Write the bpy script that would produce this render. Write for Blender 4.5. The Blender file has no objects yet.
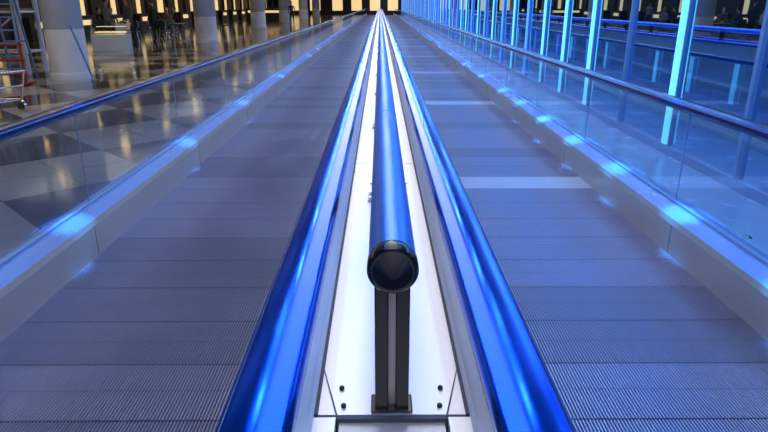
import bpy, math, random
from mathutils import Vector, Matrix
random.seed(4)
S = bpy.context.scene
S.view_settings.view_transform = 'Standard'
S.view_settings.look = 'None'

# ---------------------------------------------------------------- materials
def mat(name, col, rough=0.5, metal=0.0, emit=None, es=0.0, ior=1.45, noise=None, aniso=0):
    m = bpy.data.materials.new(name); m.use_nodes = True
    nt = m.node_tree; b = nt.nodes['Principled BSDF']
    b.inputs['Base Color'].default_value = (*col, 1)
    b.inputs['Roughness'].default_value = rough
    b.inputs['Metallic'].default_value = metal
    b.inputs['IOR'].default_value = ior
    if emit:
        b.inputs['Emission Color'].default_value = (*emit, 1)
        b.inputs['Emission Strength'].default_value = es
    if noise:
        sc, amt, stretch = noise
        tc = nt.nodes.new('ShaderNodeTexCoord'); mp = nt.nodes.new('ShaderNodeMapping')
        mp.inputs['Scale'].default_value = stretch
        nz = nt.nodes.new('ShaderNodeTexNoise'); nz.inputs['Scale'].default_value = sc
        nz.inputs['Detail'].default_value = 4
        nt.links.new(tc.outputs['Object'], mp.inputs[0]); nt.links.new(mp.outputs[0], nz.inputs[0])
        mr = nt.nodes.new('ShaderNodeMapRange')
        mr.inputs['From Min'].default_value = 0.3; mr.inputs['From Max'].default_value = 0.7
        mr.inputs['To Min'].default_value = max(0.02, rough - amt); mr.inputs['To Max'].default_value = rough + amt
        nt.links.new(nz.outputs[0], mr.inputs[0]); nt.links.new(mr.outputs[0], b.inputs['Roughness'])
        mx = nt.nodes.new('ShaderNodeMix'); mx.data_type = 'RGBA'
        mx.inputs[6].default_value = (*[c*0.82 for c in col], 1); mx.inputs[7].default_value = (*[min(1, c*1.12) for c in col], 1)
        nt.links.new(nz.outputs[0], mx.inputs[0]); nt.links.new(mx.outputs[2], b.inputs['Base Color'])
    return m

def glass_mat(name, tint, refl, refl_tint=(1, 1, 1), rough=0.01):
    m = bpy.data.materials.new(name); m.use_nodes = True
    nt = m.node_tree; nt.nodes.clear()
    o = nt.nodes.new('ShaderNodeOutputMaterial'); mx = nt.nodes.new('ShaderNodeMixShader')
    t = nt.nodes.new('ShaderNodeBsdfTransparent'); t.inputs[0].default_value = (*tint, 1)
    g = nt.nodes.new('ShaderNodeBsdfGlossy'); g.inputs['Roughness'].default_value = rough
    g.inputs[0].default_value = (*refl_tint, 1)
    lw = nt.nodes.new('ShaderNodeLayerWeight'); lw.inputs[0].default_value = 0.5
    mr = nt.nodes.new('ShaderNodeMapRange'); mr.inputs['To Min'].default_value = refl[0]; mr.inputs['To Max'].default_value = refl[1]
    nt.links.new(lw.outputs['Facing'], mr.inputs[0]); nt.links.new(mr.outputs[0], mx.inputs[0])
    nt.links.new(t.outputs[0], mx.inputs[1]); nt.links.new(g.outputs[0], mx.inputs[2]); nt.links.new(mx.outputs[0], o.inputs[0])
    return m

M_pallet = mat('pallet_aluminium', (0.42, 0.40, 0.53), 0.38, 0.6, noise=(1.3, 0.08, (1, 1, 1)))
M_pallet_b = mat('pallet_aluminium_dull', (0.34, 0.33, 0.44), 0.42, 0.6, noise=(1.3, 0.08, (1, 1, 1)))
M_pallet_l = mat('pallet_new_bright', (0.66, 0.70, 0.80), 0.45, 0.3)
M_groove = mat('pallet_groove', (0.025, 0.025, 0.045), 0.6)
M_steel = mat('brushed_steel_deck', (0.86, 0.86, 0.86), 0.34, 0.6, noise=(6, 0.09, (1, 0.15, 1)))
M_guide = mat('guide_white_aluminium', (0.75, 0.78, 0.85), 0.35, 0.3)
M_skirt = mat('skirt_steel', (0.60, 0.55, 0.52), 0.36, 0.5, noise=(4, 0.06, (1, 0.2, 1)))
M_ledge = mat('ledge_steel_blue_glow', (0.22, 0.35, 0.68), 0.30, 0.5, noise=(3, 0.08, (1, 0.2, 1)))  # blue glow on the steel ledge is tinted into its base colour
M_belt = mat('handrail_rubber_bluelit', (0.006, 0.105, 0.66), 0.15, 0.88, noise=(5, 0.07, (1, 0.3, 1)))  # black rubber, with reflected blue light put into the base colour
M_belto = mat('handrail_rubber_outer_bluelit', (0.008, 0.035, 0.17), 0.20, 0.6)  # same rubber, a darker blue light tint in the base colour
M_black = mat('black_rubber', (0.012, 0.012, 0.018), 0.35)
M_gloss = mat('black_gloss_paint', (0.010, 0.010, 0.014), 0.16, 0.0, ior=1.6)
M_tube = mat('blue_lacquered_tube', (0.045, 0.22, 0.85), 0.34, 0.7, noise=(5, 0.06, (1, 0.3, 1)))
M_grey = mat('grey_brush_seal', (0.08, 0.08, 0.10), 0.6)
M_chrome = mat('chrome', (0.75, 0.75, 0.78), 0.15, 1.0)
M_bal = glass_mat('balustrade_glass', (0.82, 0.88, 0.92), (0.08, 0.60), (0.75, 0.86, 1.0))
M_win = glass_mat('window_glass', (0.22, 0.38, 0.55), (0.55, 0.94), (0.50, 0.74, 1.0))
M_alu = mat('mullion_aluminium', (0.22, 0.38, 0.62), 0.35, 0.3)
M_cy = mat('light_cyan', (0.2, 0.7, 0.8), 0.5, emit=(0.13, 0.62, 0.85), es=1.3)
M_bl = mat('light_blue', (0.1, 0.3, 0.8), 0.5, emit=(0.05, 0.25, 1.0), es=1.5)
M_vi = mat('light_violet', (0.3, 0.3, 0.8), 0.5, emit=(0.20, 0.22, 0.95), es=1.3)
M_white_l = mat('light_white_panel', (0.9, 0.9, 0.9), 0.5, emit=(1.0, 0.96, 0.92), es=2.1)
M_lav_fill = mat('fill_lavender_panel', (0.9, 0.9, 0.9), 0.5, emit=(0.42, 0.45, 0.95), es=0.35)  # emission for added panels that the pallets reflect
M_blue_l = mat('light_blue_strip', (0.1, 0.3, 0.9), 0.5, emit=(0.02, 0.15, 1.0), es=3.4)
M_spark = mat('light_blue_lamp', (0.1, 0.3, 0.9), 0.5, emit=(0.20, 0.60, 1.0), es=50)
M_warm_l = mat('light_warm', (0.9, 0.7, 0.3), 0.5, emit=(1.0, 0.66, 0.20), es=30)
M_warm_s = mat('light_warm_shop', (0.9, 0.7, 0.3), 0.5, emit=(1.0, 0.70, 0.32), es=0.9)
M_ceil = mat('ceiling_paint', (0.14, 0.16, 0.26), 0.6)
M_dark = mat('dark_wall', (0.03, 0.03, 0.035), 0.5)
M_col = mat('column_plaster', (0.66, 0.70, 0.80), 0.5, noise=(2, 0.05, (1, 1, 1)))
M_red = mat('red_paint', (0.35, 0.02, 0.02), 0.4)
M_lad = mat('ladder_blue', (0.16, 0.26, 0.50), 0.4, 0.2)
M_wood = mat('table_top_wood', (0.25, 0.14, 0.07), 0.35)
M_chair = mat('chair_dark', (0.02, 0.025, 0.03), 0.45)
M_green = mat('chair_green', (0.02, 0.08, 0.05), 0.45)
M_skin = mat('skin', (0.50, 0.30, 0.21), 0.5)
M_decal = mat('decal_pale_blue', (0.25, 0.6, 0.8), 0.5)

def floor_mat():
    m = mat('terrazzo_floor', (0.3, 0.3, 0.3), 0.10)
    nt = m.node_tree; b = nt.nodes['Principled BSDF']
    tc = nt.nodes.new('ShaderNodeTexCoord'); mp = nt.nodes.new('ShaderNodeMapping')
    mp.inputs['Rotation'].default_value = (0, 0, math.radians(45)); mp.inputs['Location'].default_value = (0.3, 0.2, 0.003)
    ck = nt.nodes.new('ShaderNodeTexChecker'); ck.inputs['Scale'].default_value = 1/1.35
    ck.inputs[1].default_value = (0.07, 0.07, 0.07, 1); ck.inputs[2].default_value = (0.50, 0.48, 0.42, 1)
    nz = nt.nodes.new('ShaderNodeTexNoise'); nz.inputs['Scale'].default_value = 60; nz.inputs['Detail'].default_value = 3
    mx = nt.nodes.new('ShaderNodeMix'); mx.data_type = 'RGBA'; mx.blend_type = 'MULTIPLY'; mx.inputs[0].default_value = 0.4
    # brick grout lines
    br = nt.nodes.new('ShaderNodeTexBrick'); br.offset = 0; br.inputs['Scale'].default_value = 1
    br.inputs['Brick Width'].default_value = 0.675; br.inputs['Row Height'].default_value = 0.675
    br.inputs['Mortar Size'].default_value = 0.006
    br.inputs['Color1'].default_value = (1, 1, 1, 1); br.inputs['Color2'].default_value = (0.85, 0.85, 0.85, 1); br.inputs['Mortar'].default_value = (0.35, 0.35, 0.35, 1)
    m2 = nt.nodes.new('ShaderNodeMix'); m2.data_type = 'RGBA'; m2.blend_type = 'MULTIPLY'; m2.inputs[0].default_value = 1
    L = nt.links.new
    L(tc.outputs['Object'], mp.inputs[0]); L(mp.outputs[0], ck.inputs[0]); L(mp.outputs[0], br.inputs[0]); L(tc.outputs['Object'], nz.inputs[0])
    L(ck.outputs[0], mx.inputs[6]); L(nz.outputs[0], mx.inputs[7]); L(mx.outputs[2], m2.inputs[6]); L(br.outputs[0], m2.inputs[7])
    L(m2.outputs[2], b.inputs['Base Color'])
    return m
M_floor = floor_mat()
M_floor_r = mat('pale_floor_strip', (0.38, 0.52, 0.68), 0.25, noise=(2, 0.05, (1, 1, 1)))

# ---------------------------------------------------------------- helpers
def link(o): S.collection.objects.link(o); return o
def empty(name, loc=(0, 0, 0), rz=0):
    e = bpy.data.objects.new(name, None); e.location = loc; e.rotation_euler = (0, 0, rz); e.empty_display_size = 0.2
    return link(e)
class MB:
    def __init__(s): s.v = []; s.f = []; s.mi = []; s.sm = []
    def add(s, v, f, mi=0, sm=False):
        b = len(s.v); s.v += [tuple(p) for p in v]
        for q in f: s.f.append([i+b for i in q]); s.mi.append(mi); s.sm.append(sm)
    def box(s, x0, x1, y0, y1, z0, z1, mi=0):
        v = [(x0,y0,z0),(x1,y0,z0),(x1,y1,z0),(x0,y1,z0),(x0,y0,z1),(x1,y0,z1),(x1,y1,z1),(x0,y1,z1)]
        s.add(v, [(0,3,2,1),(4,5,6,7),(0,1,5,4),(1,2,6,5),(2,3,7,6),(3,0,4,7)], mi)
    def beam(s, a, b, r, mi=0, n=10, r2=None, cap=True):
        a = Vector(a); b = Vector(b); r2 = r if r2 is None else r2
        d = (b-a).normalized(); u = d.orthogonal().normalized(); w = d.cross(u)
        v = []
        for p, rr in ((a, r), (b, r2)):
            for i in range(n):
                t = 2*math.pi*i/n; v.append(p + rr*(u*math.cos(t)+w*math.sin(t)))
        s.add(v, [(i, (i+1)%n, n+(i+1)%n, n+i) for i in range(n)], mi, True)
        if cap: s.add(v, [list(range(n))[::-1], list(range(n, 2*n))], mi)
    def extr(s, prof, y0, y1, mi=0, closed=True, sm=False, cap=True, every4=None):
        n = len(prof); v = [(x, y0, z) for x, z in prof] + [(x, y1, z) for x, z in prof]
        k = n if closed else n-1; base = len(s.mi)
        s.add(v, [(i, (i+1)%n, n+(i+1)%n, n+i) for i in range(k)], mi, sm)
        if every4 is not None:
            for i in range(0, k, 4): s.mi[base+i] = every4
        if closed and cap: s.add(v, [list(range(n))[::-1], list(range(n, 2*n))], mi)
    def sph(s, c, r, mi=0, n=12, m=8):
        rx, ry, rz = r if hasattr(r, '__len__') else (r, r, r)
        v = [(c[0], c[1], c[2]-rz)]
        for j in range(1, m):
            t = math.pi*j/m
            for i in range(n):
                p = 2*math.pi*i/n; v.append((c[0]+rx*math.sin(t)*math.cos(p), c[1]+ry*math.sin(t)*math.sin(p), c[2]-rz*math.cos(t)))
        v.append((c[0], c[1], c[2]+rz)); f = []
        for i in range(n):
            f.append((0, 1+(i+1)%n, 1+i)); f.append((len(v)-1, 1+(m-2)*n+i, 1+(m-2)*n+(i+1)%n))
            for j in range(m-2): a = 1+j*n; f.append((a+i, a+(i+1)%n, a+n+(i+1)%n, a+n+i))
        s.add(v, f, mi, True)
    def lathe(s, prof, c=(0,0), mi=0, n=40):
        v = []; k = len(prof)
        for r, z in prof:
            for i in range(n):
                t = 2*math.pi*i/n; v.append((c[0]+r*math.cos(t), c[1]+r*math.sin(t), z))
        s.add(v, [(j*n+i, j*n+(i+1)%n, (j+1)*n+(i+1)%n, (j+1)*n+i) for j in range(k-1) for i in range(n)], mi, True)
    def obj(s, name, mats, parent=None, loc=None, bevel=0):
        me = bpy.data.meshes.new(name); me.from_pydata(s.v, [], s.f)
        me.polygons.foreach_set('material_index', s.mi); me.polygons.foreach_set('use_smooth', s.sm)
        for m in (mats if isinstance(mats, (list, tuple)) else [mats]): me.materials.append(m)
        me.update(); o = link(bpy.data.objects.new(name, me))
        if parent: o.parent = parent
        if loc: o.location = loc
        if bevel:
            b = o.modifiers.new('bevel', 'BEVEL'); b.width = bevel; b.segments = 2; b.limit_method = 'ANGLE'
        return o

Y0, Y1 = -2.0, 92.0
# ---------------------------------------------------------------- moving walkways
def belt_profile(cx, w=0.124, z0=0.905, z1=0.95):
    p = []; hw = w/2; r = 0.022
    for a in range(0, 181, 15):   # rounded, slightly crowned top
        t = math.radians(a)
        x = cx + (hw-r)*(1 if a < 90 else -1 if a > 90 else 0) + r*math.cos(t)
        p.append((x, z1-r+r*math.sin(t) + (0.003 if a == 90 else 0)))
    p.append((cx-hw+0.002, z0)); p.append((cx-hw+0.02, z0-0.004)); p.append((cx+hw-0.02, z0-0.004)); p.append((cx+hw-0.002, z0))
    return p

XI, XO = 0.36, 1.90
def walkway(sg):
    root = empty('moving_walkway')
    mb = MB(); L = 0.40; pitch = 0.014; n = int((XO-XI)/pitch)
    k = 0; y = Y0
    while y < Y1:
        prof = []
        for i in range(n):
            x = XI + i*pitch
            prof += [(x, -0.007), (x+0.0045, -0.007), (x+0.006, 0), (x+0.0125, 0)]
        prof.append((XO, -0.007))
        prof = [(sg*x, z) for x, z in prof]
        if sg > 0: light = (k % 12 == 6) ; mi = 2 if light else (1 if random.random() < 0.35 else 0)
        else: mi = 1 if random.random() < 0.4 else 0
        half = L/2
        mb.extr(prof, y+0.004, y+half-0.0015, mi, closed=False, every4=3)
        mb.extr(prof, y+half+0.0015, y+L-0.004, mi, closed=False, every4=3)
        y += L; k += 1
    mb.obj('pallets', [M_pallet, M_pallet_b, M_pallet_l, M_groove], root)
    b = MB(); b.box(*sorted((sg*(XI-.02), sg*(XO+.02))), Y0, Y1, -0.05, -0.009); b.obj('pallet_underside', M_black, root)
    b = MB()
    P = [(XO, -0.03), (XO, 0.20), (XO+0.012, 0.235), (XO+0.12, 0.262), (XO+0.15, 0.262), (XO+0.24, 0.25), (XO+0.26, 0.20), (XO+0.26, -0.03)]
    b.extr([(sg*x, z) for x, z in P[:3]], Y0, Y1, 0, closed=False)
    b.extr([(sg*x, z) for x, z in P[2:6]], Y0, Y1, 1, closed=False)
    b.extr([(sg*x, z) for x, z in P[5:]], Y0, Y1, 0, closed=False)
    b.obj('outer_skirt', [M_skirt, M_ledge], root)
    b = MB()
    P = [(XI, -0.03), (XI, 0.20), (XI-0.012, 0.235), (0.225, 0.262)]
    b.extr([(sg*x, z) for x, z in P], Y0, Y1, 0, closed=False); b.obj('inner_skirt', M_skirt, root)
    b = MB(); y = Y0+0.9
    while y < Y1:
        b.box(*sorted((sg*(XO-0.0012), sg*(XO+0.004))), y, y+0.004, 0.0, 0.20); y += 2.4
    b.obj('skirt_seams', M_black, root)
    b = MB(); y = Y0; gx = 2.055
    while y < Y1:
        b.add([(sg*gx, y+0.004, 0.26), (sg*gx, y+1.996, 0.26), (sg*gx, y+1.996, 0.905), (sg*gx, y+0.004, 0.905)], [(0,1,2,3)]); y += 2.0
    b.obj('balustrade_glass', M_bal, root)
    b = MB(); y = Y0
    while y < 45:
        b.box(*sorted((sg*(gx-0.003), sg*(gx+0.003))), y-0.002, y+0.002, 0.26, 0.905); y += 2.0
    b.box(*sorted((sg*(gx-0.018), sg*(gx+0.018))), Y0, Y1, 0.255, 0.275)
    b.box(*sorted((sg*(gx-0.02), sg*(gx+0.02))), Y0, Y1, 0.885, 0.905)
    b.obj('balustrade_clamps', M_alu, root)
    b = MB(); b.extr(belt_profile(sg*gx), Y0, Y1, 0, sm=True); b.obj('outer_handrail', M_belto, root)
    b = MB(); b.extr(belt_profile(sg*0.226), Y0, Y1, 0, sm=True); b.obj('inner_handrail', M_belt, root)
    b = MB(); b.extr([(sg*0.19, 0.88), (sg*0.252, 0.88), (sg*0.252, 0.906), (sg*0.19, 0.906)], Y0, Y1)
    b.box(*sorted((sg*0.215, sg*0.235)), Y0, Y1, 0.24, 0.88); b.obj('inner_balustrade_panel', M_skirt, root)
    return root
walkway(-1); wr = walkway(1)
b = MB()  # arrow decal on right glass
def arrow(y, z, s):
    x = 2.052
    b.add([(x,y,z),(x,y+.16*s,z+.10*s),(x,y+.16*s,z+.07*s),(x,y+.05*s,z)], [(0,1,2,3)])
    b.add([(x,y,z),(x,y+.16*s,z-.10*s),(x,y+.16*s,z-.07*s),(x,y+.05*s,z)], [(0,1,2,3)])
    b.add([(x,y,z+.012*s),(x,y+.4*s,z+.012*s),(x,y+.4*s,z-.012*s),(x,y,z-.012*s)], [(0,1,2,3)])
arrow(3.1, 0.34, 0.55); b.obj('arrow_decal', M_decal, wr)

# ---------------------------------------------------------------- central divider deck
root = empty('divider_deck')
b = MB()
b.box(-0.148, 0.148, 1.0, Y1, 0.76, 0.80)
b.obj('deck_plate', M_steel, root)
b = MB()
b.box(-0.105, 0.105, Y0, 0.988, 0.755, 0.790); b.obj('end_plate', M_skirt, root)
b = MB()
for s in (-1, 1):
    v = [(s*0.112, Y0, .80), (s*0.172, Y0, .80), (s*0.172, 0.992, .80), (s*0.112, 0.992, .80)]
    b.add(v, [(0,1,2,3)])
    b.add([(s*.112,Y0,.80),(s*.112,.992,.80),(s*.112,.992,.74),(s*.112,Y0,.74)], [(0,1,2,3)])
b.obj('end_cheeks', M_steel, root)
b = MB()
for s in (-1, 1):
    b.box(*sorted((s*0.148, s*0.156)), 1.0, Y1, 0.76, 0.801, 0)          # brush seal
    v = [(s*.150,1.165,.8015),(s*.153,1.168,.8015),(s*.111,.992,.8015),(s*.107,.992,.8015)]
    b.add(v, [(0,1,2,3)])
b.box(-0.148, 0.148, 0.988, 1.0, 0.76, 0.799)
b.obj('brush_seals', M_grey, root)
b = MB()
for s in (-1, 1):
    b.extr([(s*0.154, 0.775), (s*0.156, 0.802), (s*0.163, 0.815), (s*0.176, 0.905), (s*0.19, 0.912)], Y0, Y1, 0, closed=False)
b.obj('handrail_guide', M_guide, root)
b = MB()
for s in (-1, 1):
    for (x, y) in ((.098, 1.025), (.105, 1.085)):
        b.lathe([(0.0001, .807), (.004, .807), (.0055, .805), (.0055, .80)], (s*x, y), 0, 16)
y = 3.0
while y < 40:
    b.box(-0.148, 0.148, y, y+0.002, 0.799, 0.8006); y += 3.0
b.obj('deck_bolts', M_black, root)

# guard tube
root = empty('guard_rail')
TZ, TR = 1.127, 0.0445
b = MB()
joints = [2.42+1.55*i for i in range(0, 58)]
segs = [0.985] + joints
for a, c in zip(segs[:-1], segs[1:]):
    b.beam((0, a+0.004, TZ), (0, c-0.004, TZ), TR, 0, 40)
b.obj('tube', M_tube, root)
b = MB()
for j in joints: b.beam((0, j-0.012, TZ), (0, j+0.012, TZ), TR-0.003, 0, 32)
n = 40; rings = [(TR+0.0005, 1.010), (TR+0.0022, 1.008), (TR+0.0022, 0.978), (TR-0.002, 0.974), (TR-0.008, 0.973), (TR-0.012, 0.976), (0.0005, 0.976)]
v = []
for r, y in rings:
    for i in range(n):
        t = 2*math.pi*i/n; v.append((r*math.cos(t), y, TZ+r*math.sin(t)))
b.add(v, [(j*n+i, j*n+(i+1)%n, (j+1)*n+(i+1)%n, (j+1)*n+i) for j in range(len(rings)-1) for i in range(n)], 0, True)
b.obj('end_cap', M_gloss, root)
b = MB(); c2 = MB(); bt = MB()
for py in [1.03] + joints[:24]:
    for s in (-1, 1):
        b.box(*sorted((s*0.007, s*0.0335)), py-0.022, py+0.022, 0.801, TZ-0.03)
    c2.box(-0.007, 0.007, py-0.004, py+0.018, 0.801, TZ-0.035)
    if py > 2:
        c2.box(-0.075, 0.075, py-0.05, py+0.05, 0.801, 0.808)
        for sx in (-1, 1):
            for sy in (-1, 1): bt.beam((sx*.062, py+sy*.036, .808), (sx*.062, py+sy*.036, .818), .008, 0, 8)
    else:
        b.box(-0.042, 0.042, py-0.028, py+0.03, 0.801, 0.806)
b.obj('post_blades', M_gloss, root, bevel=0.003); c2.obj('post_cores', M_skirt, root); bt.obj('post_bolts', M_chrome, root)
b = MB()
for py in (1.56,):
    for s in (-1, 1): b.beam((s*(TR-.004), py, TZ-.008), (s*(TR+.006), py, TZ-.008), .006, 0, 12)
b.obj('tube_studs', M_chrome, root)

# ---------------------------------------------------------------- room shell
b = MB()
def quad(x0, x1, y0, y1, z, mi): b.add([(x0,y0,z),(x1,y0,z),(x1,y1,z),(x0,y1,z)], [(0,1,2,3)], mi)
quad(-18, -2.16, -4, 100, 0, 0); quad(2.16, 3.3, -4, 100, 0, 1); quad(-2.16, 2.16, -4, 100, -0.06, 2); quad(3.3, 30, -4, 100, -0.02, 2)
b.obj('floor', [M_floor, M_floor_r, M_dark])
b = MB(); b.box(-18, 3.4, -4, 100, 3.4, 3.5); b.obj('ceiling', M_ceil)
b = MB(); b.box(-18.2, -18, -4, 100, 0, 3.4); b.obj('wall_left', M_dark)
b = MB(); b.box(-18, 3.4, 100, 100.2, 0, 3.4); b.obj('wall_back', M_dark)

# right glazed wall
root = empty('window_wall')
WX = 3.2
b = MB(); b.add([(WX,-4,0.08),(WX,100,0.08),(WX,100,3.4),(WX,-4,3.4)], [(0,1,2,3)]); b.obj('glass_panes', M_win, root)
thin = MB(); lit = MB()
i = 0; y = -4.6+0.0
while y < 95:
    if i % 2 == 0 or y > 10:
        c = 0 if y < 13 else (i % 2) if y < 24 else i % 3
        thin.box(WX-0.03, WX+0.06, y-0.07, y+0.07, 0, 3.4)
        lit.box(WX-0.05, WX-0.03, y-0.055, y+0.055, 0.1, 3.4, c)
    else:
        thin.box(WX-0.04, WX+0.06, y-0.025, y+0.025, 0, 3.4)
    y += 1.4; i += 1
thin.box(WX-0.05, WX+0.06, -4, 100, 0, 0.09)
thin.box(WX-0.03, WX+0.06, -4, 100, 2.3, 2.36)
thin.obj('mullions', M_alu, root); lit.obj('lit_mullion_faces', [M_cy, M_bl, M_vi], root)

# ceiling lights
root = empty('ceiling_light')
b = MB(); y = -3.5
while y < 98: b.box(-0.66, 0.66, y, y+1.42, 3.37, 3.40); y += 1.5
b.obj('white_panels', M_white_l, root)
b = MB(); y = -3.5
while y < 98:
    for s in (-1, 1): b.box(*sorted((s*0.86, s*1.16)), y, y+0.72, 3.36, 3.40)
    y += 1.2
b.obj('blue_strips', M_blue_l, root)
b = MB(); y = 2.5
while y < 98:
    b.box(1.8, 2.8, y, y+1.0, 3.37, 3.40); b.box(-2.9, -1.8, y, y+1.0, 3.37, 3.40)
    y += 2.4
b.obj('lavender_fill_panels', M_lav_fill, root)  # unseen glowing panels added to brighten the pallets
b = MB(); y = 0.4
while y < 60:
    for x in (-0.99, 1.10): b.lathe([(0.0001, 3.33), (0.085, 3.33), (0.10, 3.36)], (x+0.08*math.sin(y*7+x), y), 0, 16)
    y += 1.45 + 0.5*math.sin(y*3)
b.obj('blue_lamps', M_spark, root)
b = MB()
y = 4
while y < 95:
    for x in (-6.4, -9.5, -12.5): b.lathe([(0.0001, 3.385), (0.13, 3.385), (0.15, 3.40)], (x, y), 0, 20)
    y += 4.5
b.obj('warm_downlights', M_warm_l, root)

# unseen spotlights added to cast the blue spots on the ledges
root = empty('added_spotlight_row')
b = MB()
def spot(x, y, tx, ty, e, ang=6.5):
    l = bpy.data.lights.new('added_ledge_spot', 'SPOT'); l.energy = e; l.color = (0.04, 0.34, 1.0); l.spot_size = math.radians(ang); l.spot_blend = 1.0
    l.shadow_soft_size = 0.03
    o = link(bpy.data.objects.new('added_ledge_spot', l)); o.location = (x, y, 3.28); o.parent = root
    d = Vector((tx, ty, 0.25)) - Vector((x, y, 3.28)); o.rotation_euler = d.to_track_quat('-Z', 'Y').to_euler()
    b.beam((x, y, 3.29), (x, y, 3.40), 0.05, 0, 16)
for yy in (2.6, 3.77, 4.95, 6.1, 7.3, 8.6, 9.9, 12.0, 14.5, 17.5, 21, 25): spot(1.75, yy+1.6, 2.0, yy, 3600)
for yy in (3.6, 6.0, 8.6, 12.0, 17): spot(-1.75, yy+1.6, -2.0, yy, 2600)
b.obj('added_spot_housings', M_dark, root)

# ---------------------------------------------------------------- columns
for (x, y, r) in ((-6.95, 13.8, 0.40), (-7.6, 27.4, 0.46), (-8.4, 43.5, 0.5), (-8.6, 57, 0.5), (-8.6, 71, 0.5), (-8.6, 85, 0.5)):
    b = MB(); b.lathe([(r+.03, 0.0), (r+.03, .14), (r+.005, .15), (r, .16), (r, 1.05), (r-.008, 1.055), (r-.008, 1.065), (r, 1.07), (r, 3.2), (r+.06, 3.25), (r+.06, 3.4)])
    b.obj('column', M_col, loc=(x, y, 0))

# shop fronts along left
root = empty('shop_front')
f = MB(); g = MB(); y = 14
f.box(-16.2, -15.8, 10, 98, 2.5, 3.4)
while y < 95:
    f.box(-16.0, -15.8, y-0.15, y+0.15, 0, 2.5)
    f.box(-15.9, -15.2, y+0.8, y+3.4, 0, 1.0)
    w = random.choice([0.5, 1.0, 0.4])
    g.box(-17.0, -16.9, y+1, y+1+w, 0.8, 2.3)
    g.box(-15.18, -15.16, y+1.2, y+2.4, 0.55, 0.8)
    g.box(-15.78, -15.74, y+0.6, y+2.6, 2.7, 3.0)
    y += 4.2
for x in (-14, -11, -7.5, -4.5, -1.6, 1.2): g.box(x, x+1.6, 99.9, 99.95, 0.6, 2.4)
f.obj('frames', M_dark, root); g.obj('lit_shelves', M_warm_s, root)
root = empty('information_counter')
f = MB(); f.box(-12.6, -8.6, 60, 61, 0, 1.1); f.box(-12.8, -8.4, 59.8, 61.2, 1.1, 1.15); f.obj('body', M_dark, root)
g = MB(); g.box(-12.5, -8.7, 59.97, 59.99, 0.8, 1.0); g.obj('light_band', M_warm_s, root)

# ---------------------------------------------------------------- step ladder, barrier, scaffold, showcase
root = empty('step_ladder', (-8.05, 13.6, 0), math.radians(12))
b = MB()
for s in (-1, 1):
    b.beam((s*.26, -.45, 0.0), (s*.17, 0, 2.1), .032, 0); b.beam((s*.26, .45, 0.0), (s*.17, 0.04, 2.1), .026, 0)
for k in range(1, 8):
    t = k/8; w = .26-.09*t; b.box(-w, w, -.45*(1-t)-.045, -.45*(1-t)+.045, 2.1*t-.015, 2.1*t+.015)
b.box(-.19, .19, -.1, .14, 2.08, 2.12); b.beam((-.23, .28, .8), (.23, .28, .8), .015)
b.obj('frame', M_lad, root)
root = empty('red_barrier', (-8.1, 12.6, 0))
b = MB()
for z in (.22, .50, .80): b.beam((-1.5, 0, z), (.85, 0, z), .025)
for x in (-1.45, -.35, .80):
    b.beam((x, 0, 0.04), (x, 0, .86), .028); b.beam((x, -.28, .03), (x, .28, .03), .03)
b.obj('rails', M_red, root)
root = empty('scaffold_tower', (-8.7, 14.6, 0))
b = MB()
for x in (-.9, .35):
    for y in (0, .8): b.beam((x, y, 0.0), (x, y, 3.0), .06)
for z in (.5, 1.4, 2.3):
    b.beam((-.9, 0, z), (.35, 0, z), .025); b.beam((-.9, .8, z), (.35, .8, z), .025)
    for x in (-.9, .35): b.beam((x, 0, z), (x, .8, z), .025)
b.beam((-.9, 0, .5), (.35, 0, 1.4), .02)
b.obj('tubes', M_col, root)
b = MB(); b.box(-.88, .33, .05, .75, 1.43, 1.48); b.obj('platform', M_wood, root)
root = empty('leaning_pole'); b = MB(); b.beam((-6.28, 13.4, 0.01), (-6.62, 13.42, 1.15), .022); b.beam((-6.28,13.3,.02),(-6.28,13.5,.02),.02)
b.obj('pole', M_lad, root)

root = empty('display_case', (-9.7, 22.6, 0), math.radians(8))
b = MB(); b.box(-.6, .6, -.35, .35, 0, .55); b.obj('cabinet', M_col, root)
b = MB(); b.add([(-.6,-.35,.55),(.6,-.35,.55),(.6,-.1,1.05),(-.6,-.1,1.05),(-.6,.35,1.05),(.6,.35,1.05),(.6,.35,.55),(-.6,.35,.55)],
                [(0,1,2,3),(3,2,5,4),(4,5,6,7),(0,3,4,7),(1,6,5,2)]); b.obj('glass_hood', M_bal, root)
b = MB(); b.box(-.5, .5, -.2, .25, .60, .64); b.box(-.5, .5, .1, .25, .8, .82); b.obj('lit_tray', M_warm_s, root)

# luggage cart at far left edge
root = empty('luggage_cart', (-6.1, 9.3, 0), math.radians(70))
b = MB()
for s in (-1, 1):
    b.beam((s*.28, -.45, .18), (s*.22, .5, .14), .018); b.beam((s*.28, -.45, .18), (s*.28, -.6, .62), .018)
    b.beam((s*.27, -.42, .08), (s*.31, -.42, .08), .08, 0, 16)
b.beam((-.30, -.6, .62), (.30, -.6, .62), .022); b.beam((-.22, .5, .14), (.22, .5, .14), .018); b.beam((-.02, .42, .07), (.02, .42, .07), .07, 0, 16)
for k in range(6): b.beam((-.27+.01*k, -.4+.17*k, .17), (.27-.01*k, -.4+.17*k, .17), .01)
b.beam((-.28, -.54, .4), (.28, -.54, .4), .014)
b.obj('frame', M_chrome, root)

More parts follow.
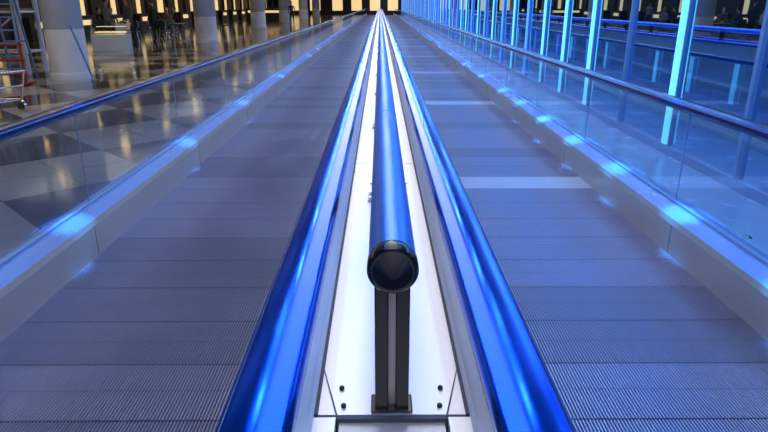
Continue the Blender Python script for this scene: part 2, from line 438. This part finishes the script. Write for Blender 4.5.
# ---------------------------------------------------------------- cafe furniture and people
def table(x, y):
    b = MB(); b.lathe([(0.0001, .75), (.36, .75), (.37, .74), (.37, .72), (.03, .715), (.03, .05), (.22, .03), (.24, 0)], n=28)
    b.obj('cafe_table', M_wood, loc=(x, y, 0))
def chair(x, y, rz, m):
    r = empty('cafe_chair', (x, y, 0), rz); b = MB()
    b.box(-.21, .21, -.2, .22, .42, .455); b.obj('seat', m, r, bevel=.01)
    b = MB(); b.box(-.20, .20, -.24, -.21, .60, .90); b.obj('backrest', m, r, bevel=.01)
    b = MB()
    for s in (-1, 1):
        b.beam((s*.19, -.2, .42), (s*.21, -.25, 0), .013); b.beam((s*.19, .2, .42), (s*.21, .23, 0), .013); b.beam((s*.18, -.2, .42), (s*.17, -.225, .9), .013)
    b.obj('legs', M_chrome, r)
def cloth_mat(top, bot, split):
    m = mat('clothing', top, 0.8); nt = m.node_tree; bs = nt.nodes['Principled BSDF']
    tc = nt.nodes.new('ShaderNodeTexCoord'); sx = nt.nodes.new('ShaderNodeSeparateXYZ'); gt = nt.nodes.new('ShaderNodeMath'); gt.operation = 'GREATER_THAN'; gt.inputs[1].default_value = split
    mx = nt.nodes.new('ShaderNodeMix'); mx.data_type = 'RGBA'; mx.inputs[6].default_value = (*bot, 1); mx.inputs[7].default_value = (*top, 1)
    nt.links.new(tc.outputs['Object'], sx.inputs[0]); nt.links.new(sx.outputs[2], gt.inputs[0]); nt.links.new(gt.outputs[0], mx.inputs[0]); nt.links.new(mx.outputs[2], bs.inputs['Base Color'])
    return m
def skin(name, pts, edges, radii, m, parent, rootv=0):
    me = bpy.data.meshes.new(name); me.from_pydata(pts, edges, []); me.materials.append(m)
    o = link(bpy.data.objects.new(name, me)); o.parent = parent
    o.modifiers.new('skin', 'SKIN').use_smooth_shade = True
    for i, r in enumerate(radii):
        sv = me.skin_vertices[0].data[i]; sv.radius = (r, r*.8) if not isinstance(r, tuple) else r; sv.use_root = (i == rootv)
    sb = o.modifiers.new('sub', 'SUBSURF'); sb.levels = 1; sb.render_levels = 1
    return o
def person(x, y, rz, top, bot, hair, seated=True, lean=0.0):
    r = empty('seated_person' if seated else 'standing_person', (x, y, 0), rz)
    if seated:
        P = [(0,0,.545),(0,.02+lean*.3,.78),(0,.03+lean*.7,1.0),(0,.03+lean,1.12),(0,.05+lean*1.1,1.2)]
        sh = 1.06; sy = .02+lean*.9
        legs = lambda s: [(s*.10,.04,.53),(s*.13,.44,.52),(s*.13,.42,.12),(s*.13,.44,.06),(s*.14,.58,.04)]
        arm = lambda s: [(s*.18,sy,sh),(s*.23,sy+.08,.82),(s*.12,.40,.785)]
    else:
        P = [(0,0,.95),(0,.01,1.15),(0,.01,1.35),(0,.01,1.48),(0,.02,1.56)]
        legs = lambda s: [(s*.10,0,.90),(s*.11,.02+.06*s,.5),(s*.12,-.02+.1*s,.12),(s*.12,.1*s,.06),(s*.13,.14+.1*s,.035)]
        arm = lambda s: [(s*.19,.01,1.42),(s*.25,-.02,1.14),(s*.24,.10,.90)]
    pts = list(P); rad = [(.15,.12),(.13,.10),(.16,.11),.06,.055]; ed = [(0,1),(1,2),(2,3),(3,4)]
    for s in (-1, 1):
        k = len(pts); pts += arm(s); rad += [.062,.045,.03]; ed += [(2,k),(k,k+1),(k+1,k+2)]
        k = len(pts); pts += legs(s); rad += [.088,.062,.045,.045,.035]; ed += [(0,k),(k,k+1),(k+1,k+2),(k+2,k+3),(k+3,k+4)]
    skin('body', pts, ed, rad, cloth_mat(top, bot, .62 if seated else .95), r)
    hc = Vector(P[4]) + Vector((0, .015, .115))
    b = MB(); b.sph(hc, (.075,.092,.115), 0, 16, 12); b.beam(Vector(P[3]), hc-Vector((0,0,.05)), .05, 0, 12)
    b.sph(hc+Vector((0,.095,-.012)), (.013,.02,.022)); b.sph(hc+Vector((0,.08,-.075)), (.03,.02,.02))
    for s in (-1, 1): b.sph(hc+Vector((s*.077,0,0)), (.01,.02,.03))
    b.obj('head', M_skin, r)
    b = MB()
    for s in (-1, 1): b.sph(hc+Vector((s*.03,.08,.008)), (.011,.008,.008))
    b.sph(hc+Vector((0,.088,-.05)), (.024,.008,.005)); b.obj('eyes_and_mouth', M_black, r)
    b = MB(); b.sph(hc+Vector((0,-.022,.03)), (.085,.092,.105), 0, 16, 12); b.obj('hair', mat('hair', hair, .6), r)
    for s in (-1, 1):
        w = Vector(arm(s)[2]); e = Vector(arm(s)[1]); d = (w-e).normalized(); side = Vector((1,0,0)) if not seated else Vector((.8,-.3,0)).normalized()
        if not seated: d = Vector((0,.1,-1)).normalized(); side = Vector((0,1,0))
        b = MB(); pc = w+d*.045; b.beam(w-d*.01, w+d*.085, .026, 0, 10, r2=.038)
        for q, ln in enumerate((.06,.075,.07,.05)):
            a = w+d*.08+side*(.03-.02*q); mid = a+d*ln*.55; b.beam(a, mid, .009, 0, 8); b.beam(mid, mid+d*ln*.4+Vector((0,0,-.015)), .008, 0, 8, r2=.006)
        a = w+d*.03+side*.03*(-s if seated else 1); b.beam(a, a+d*.045+side*.03*(-s if seated else 1), .011, 0, 8, r2=.008)
        b.obj('hand', M_skin, r)
pi = math.pi
tabs = [(-11.4, 27.2), (-12.6, 30.0), (-10.3, 30.4), (-9.2, 28.6), (-11.6, 34.0), (-9.4, 35.2)]
for t in tabs: table(*t)
navy = (.03,.04,.09); blk = (.018,.018,.022)
ppl = [(0, 0, navy, blk, (.02,.012,.01)), (0, 2.2, (.06,.06,.07), blk, (.05,.03,.015)), (1, .4, (.7,.68,.68), navy, (.015,.01,.01)), (1, 3.4, blk, blk, (.02,.015,.01)),
       (2, 1.8, (.12,.05,.05), navy, (.03,.02,.01)), (2, 4.3, navy, blk, (.015,.01,.01)), (4, 2.8, (.5,.5,.55), blk, (.02,.01,.01)), (4, .6, blk, navy, (.1,.06,.03)),
       (5, 2.0, (.25,.25,.3), blk, (.02,.01,.01)), (5, 4.1, blk, navy, (.1,.06,.03))]
for ti, a, top, bot, hair in ppl:
    tx, ty = tabs[ti]; x = tx+.72*math.cos(a); y = ty+.72*math.sin(a); rz = math.atan2(ty-y, tx-x)-pi/2
    chair(x, y, rz, M_chair); person(x, y, rz, top, bot, hair, True, random.choice([0, .05, .1]))
for ti, a in ((3, .3), (3, 2.3), (3, 4.2), (5, .3), (0, 4.4), (2, 0.1)):
    tx, ty = tabs[ti]; x = tx+.7*math.cos(a); y = ty+.7*math.sin(a); chair(x, y, math.atan2(ty-y, tx-x)-pi/2, M_green if ti == 3 else M_chair)
person(-12.9, 25.6, 2.0, blk, navy, (.02,.015,.01), False)
person(-10.2, 25.6, 2.6, (.10,.11,.16), blk, (.03,.02,.01), False)
person(-10.9, 25.2, -.9, (.22,.22,.26), navy, (.02,.015,.01), False)
person(-9.9, 27.6, 1.2, blk, blk, (.05,.03,.02), False)
person(-7.0, 50.0, 3.0, navy, blk, (.02,.015,.01), False)
person(-10.6, 40.0, 1.0, (.3,.3,.33), navy, (.02,.015,.01), False)

# ---------------------------------------------------------------- world + unseen area lights
w = bpy.data.worlds.new('night'); S.world = w; w.use_nodes = True
w.node_tree.nodes['Background'].inputs[0].default_value = (0.02, 0.05, 0.12, 1); w.node_tree.nodes['Background'].inputs[1].default_value = 0.8
for y in (3, 9, 18, 30, 45, 65):
    l = bpy.data.lights.new('concourse_light', 'AREA'); l.energy = 75; l.size = 5.0; l.color = (1.0, .93, .82)
    o = link(bpy.data.objects.new('concourse_light', l)); o.location = (-7.5, y, 3.33)
for y in (2, 8, 14, 22, 32):  # unseen blue fill added to brighten the floor by the window wall
    l = bpy.data.lights.new('window_bay_fill', 'AREA'); l.shape = 'RECTANGLE'; l.energy = 65; l.size = 0.6; l.size_y = 5.0; l.color = (.10, .36, 1.0)
    o = link(bpy.data.objects.new('window_bay_fill', l)); o.location = (2.75, y, 3.33)

# ---------------------------------------------------------------- camera
cam = bpy.data.cameras.new('camera'); cam.sensor_width = 36; cam.lens = 600/768*36; cam.clip_end = 300; cam.clip_start = 0.02
co = link(bpy.data.objects.new('camera', cam)); co.location = (-0.022, 0, 1.575)
co.rotation_euler = (math.radians(90-19.46), 0, -math.atan(4*.943/600))
S.camera = co
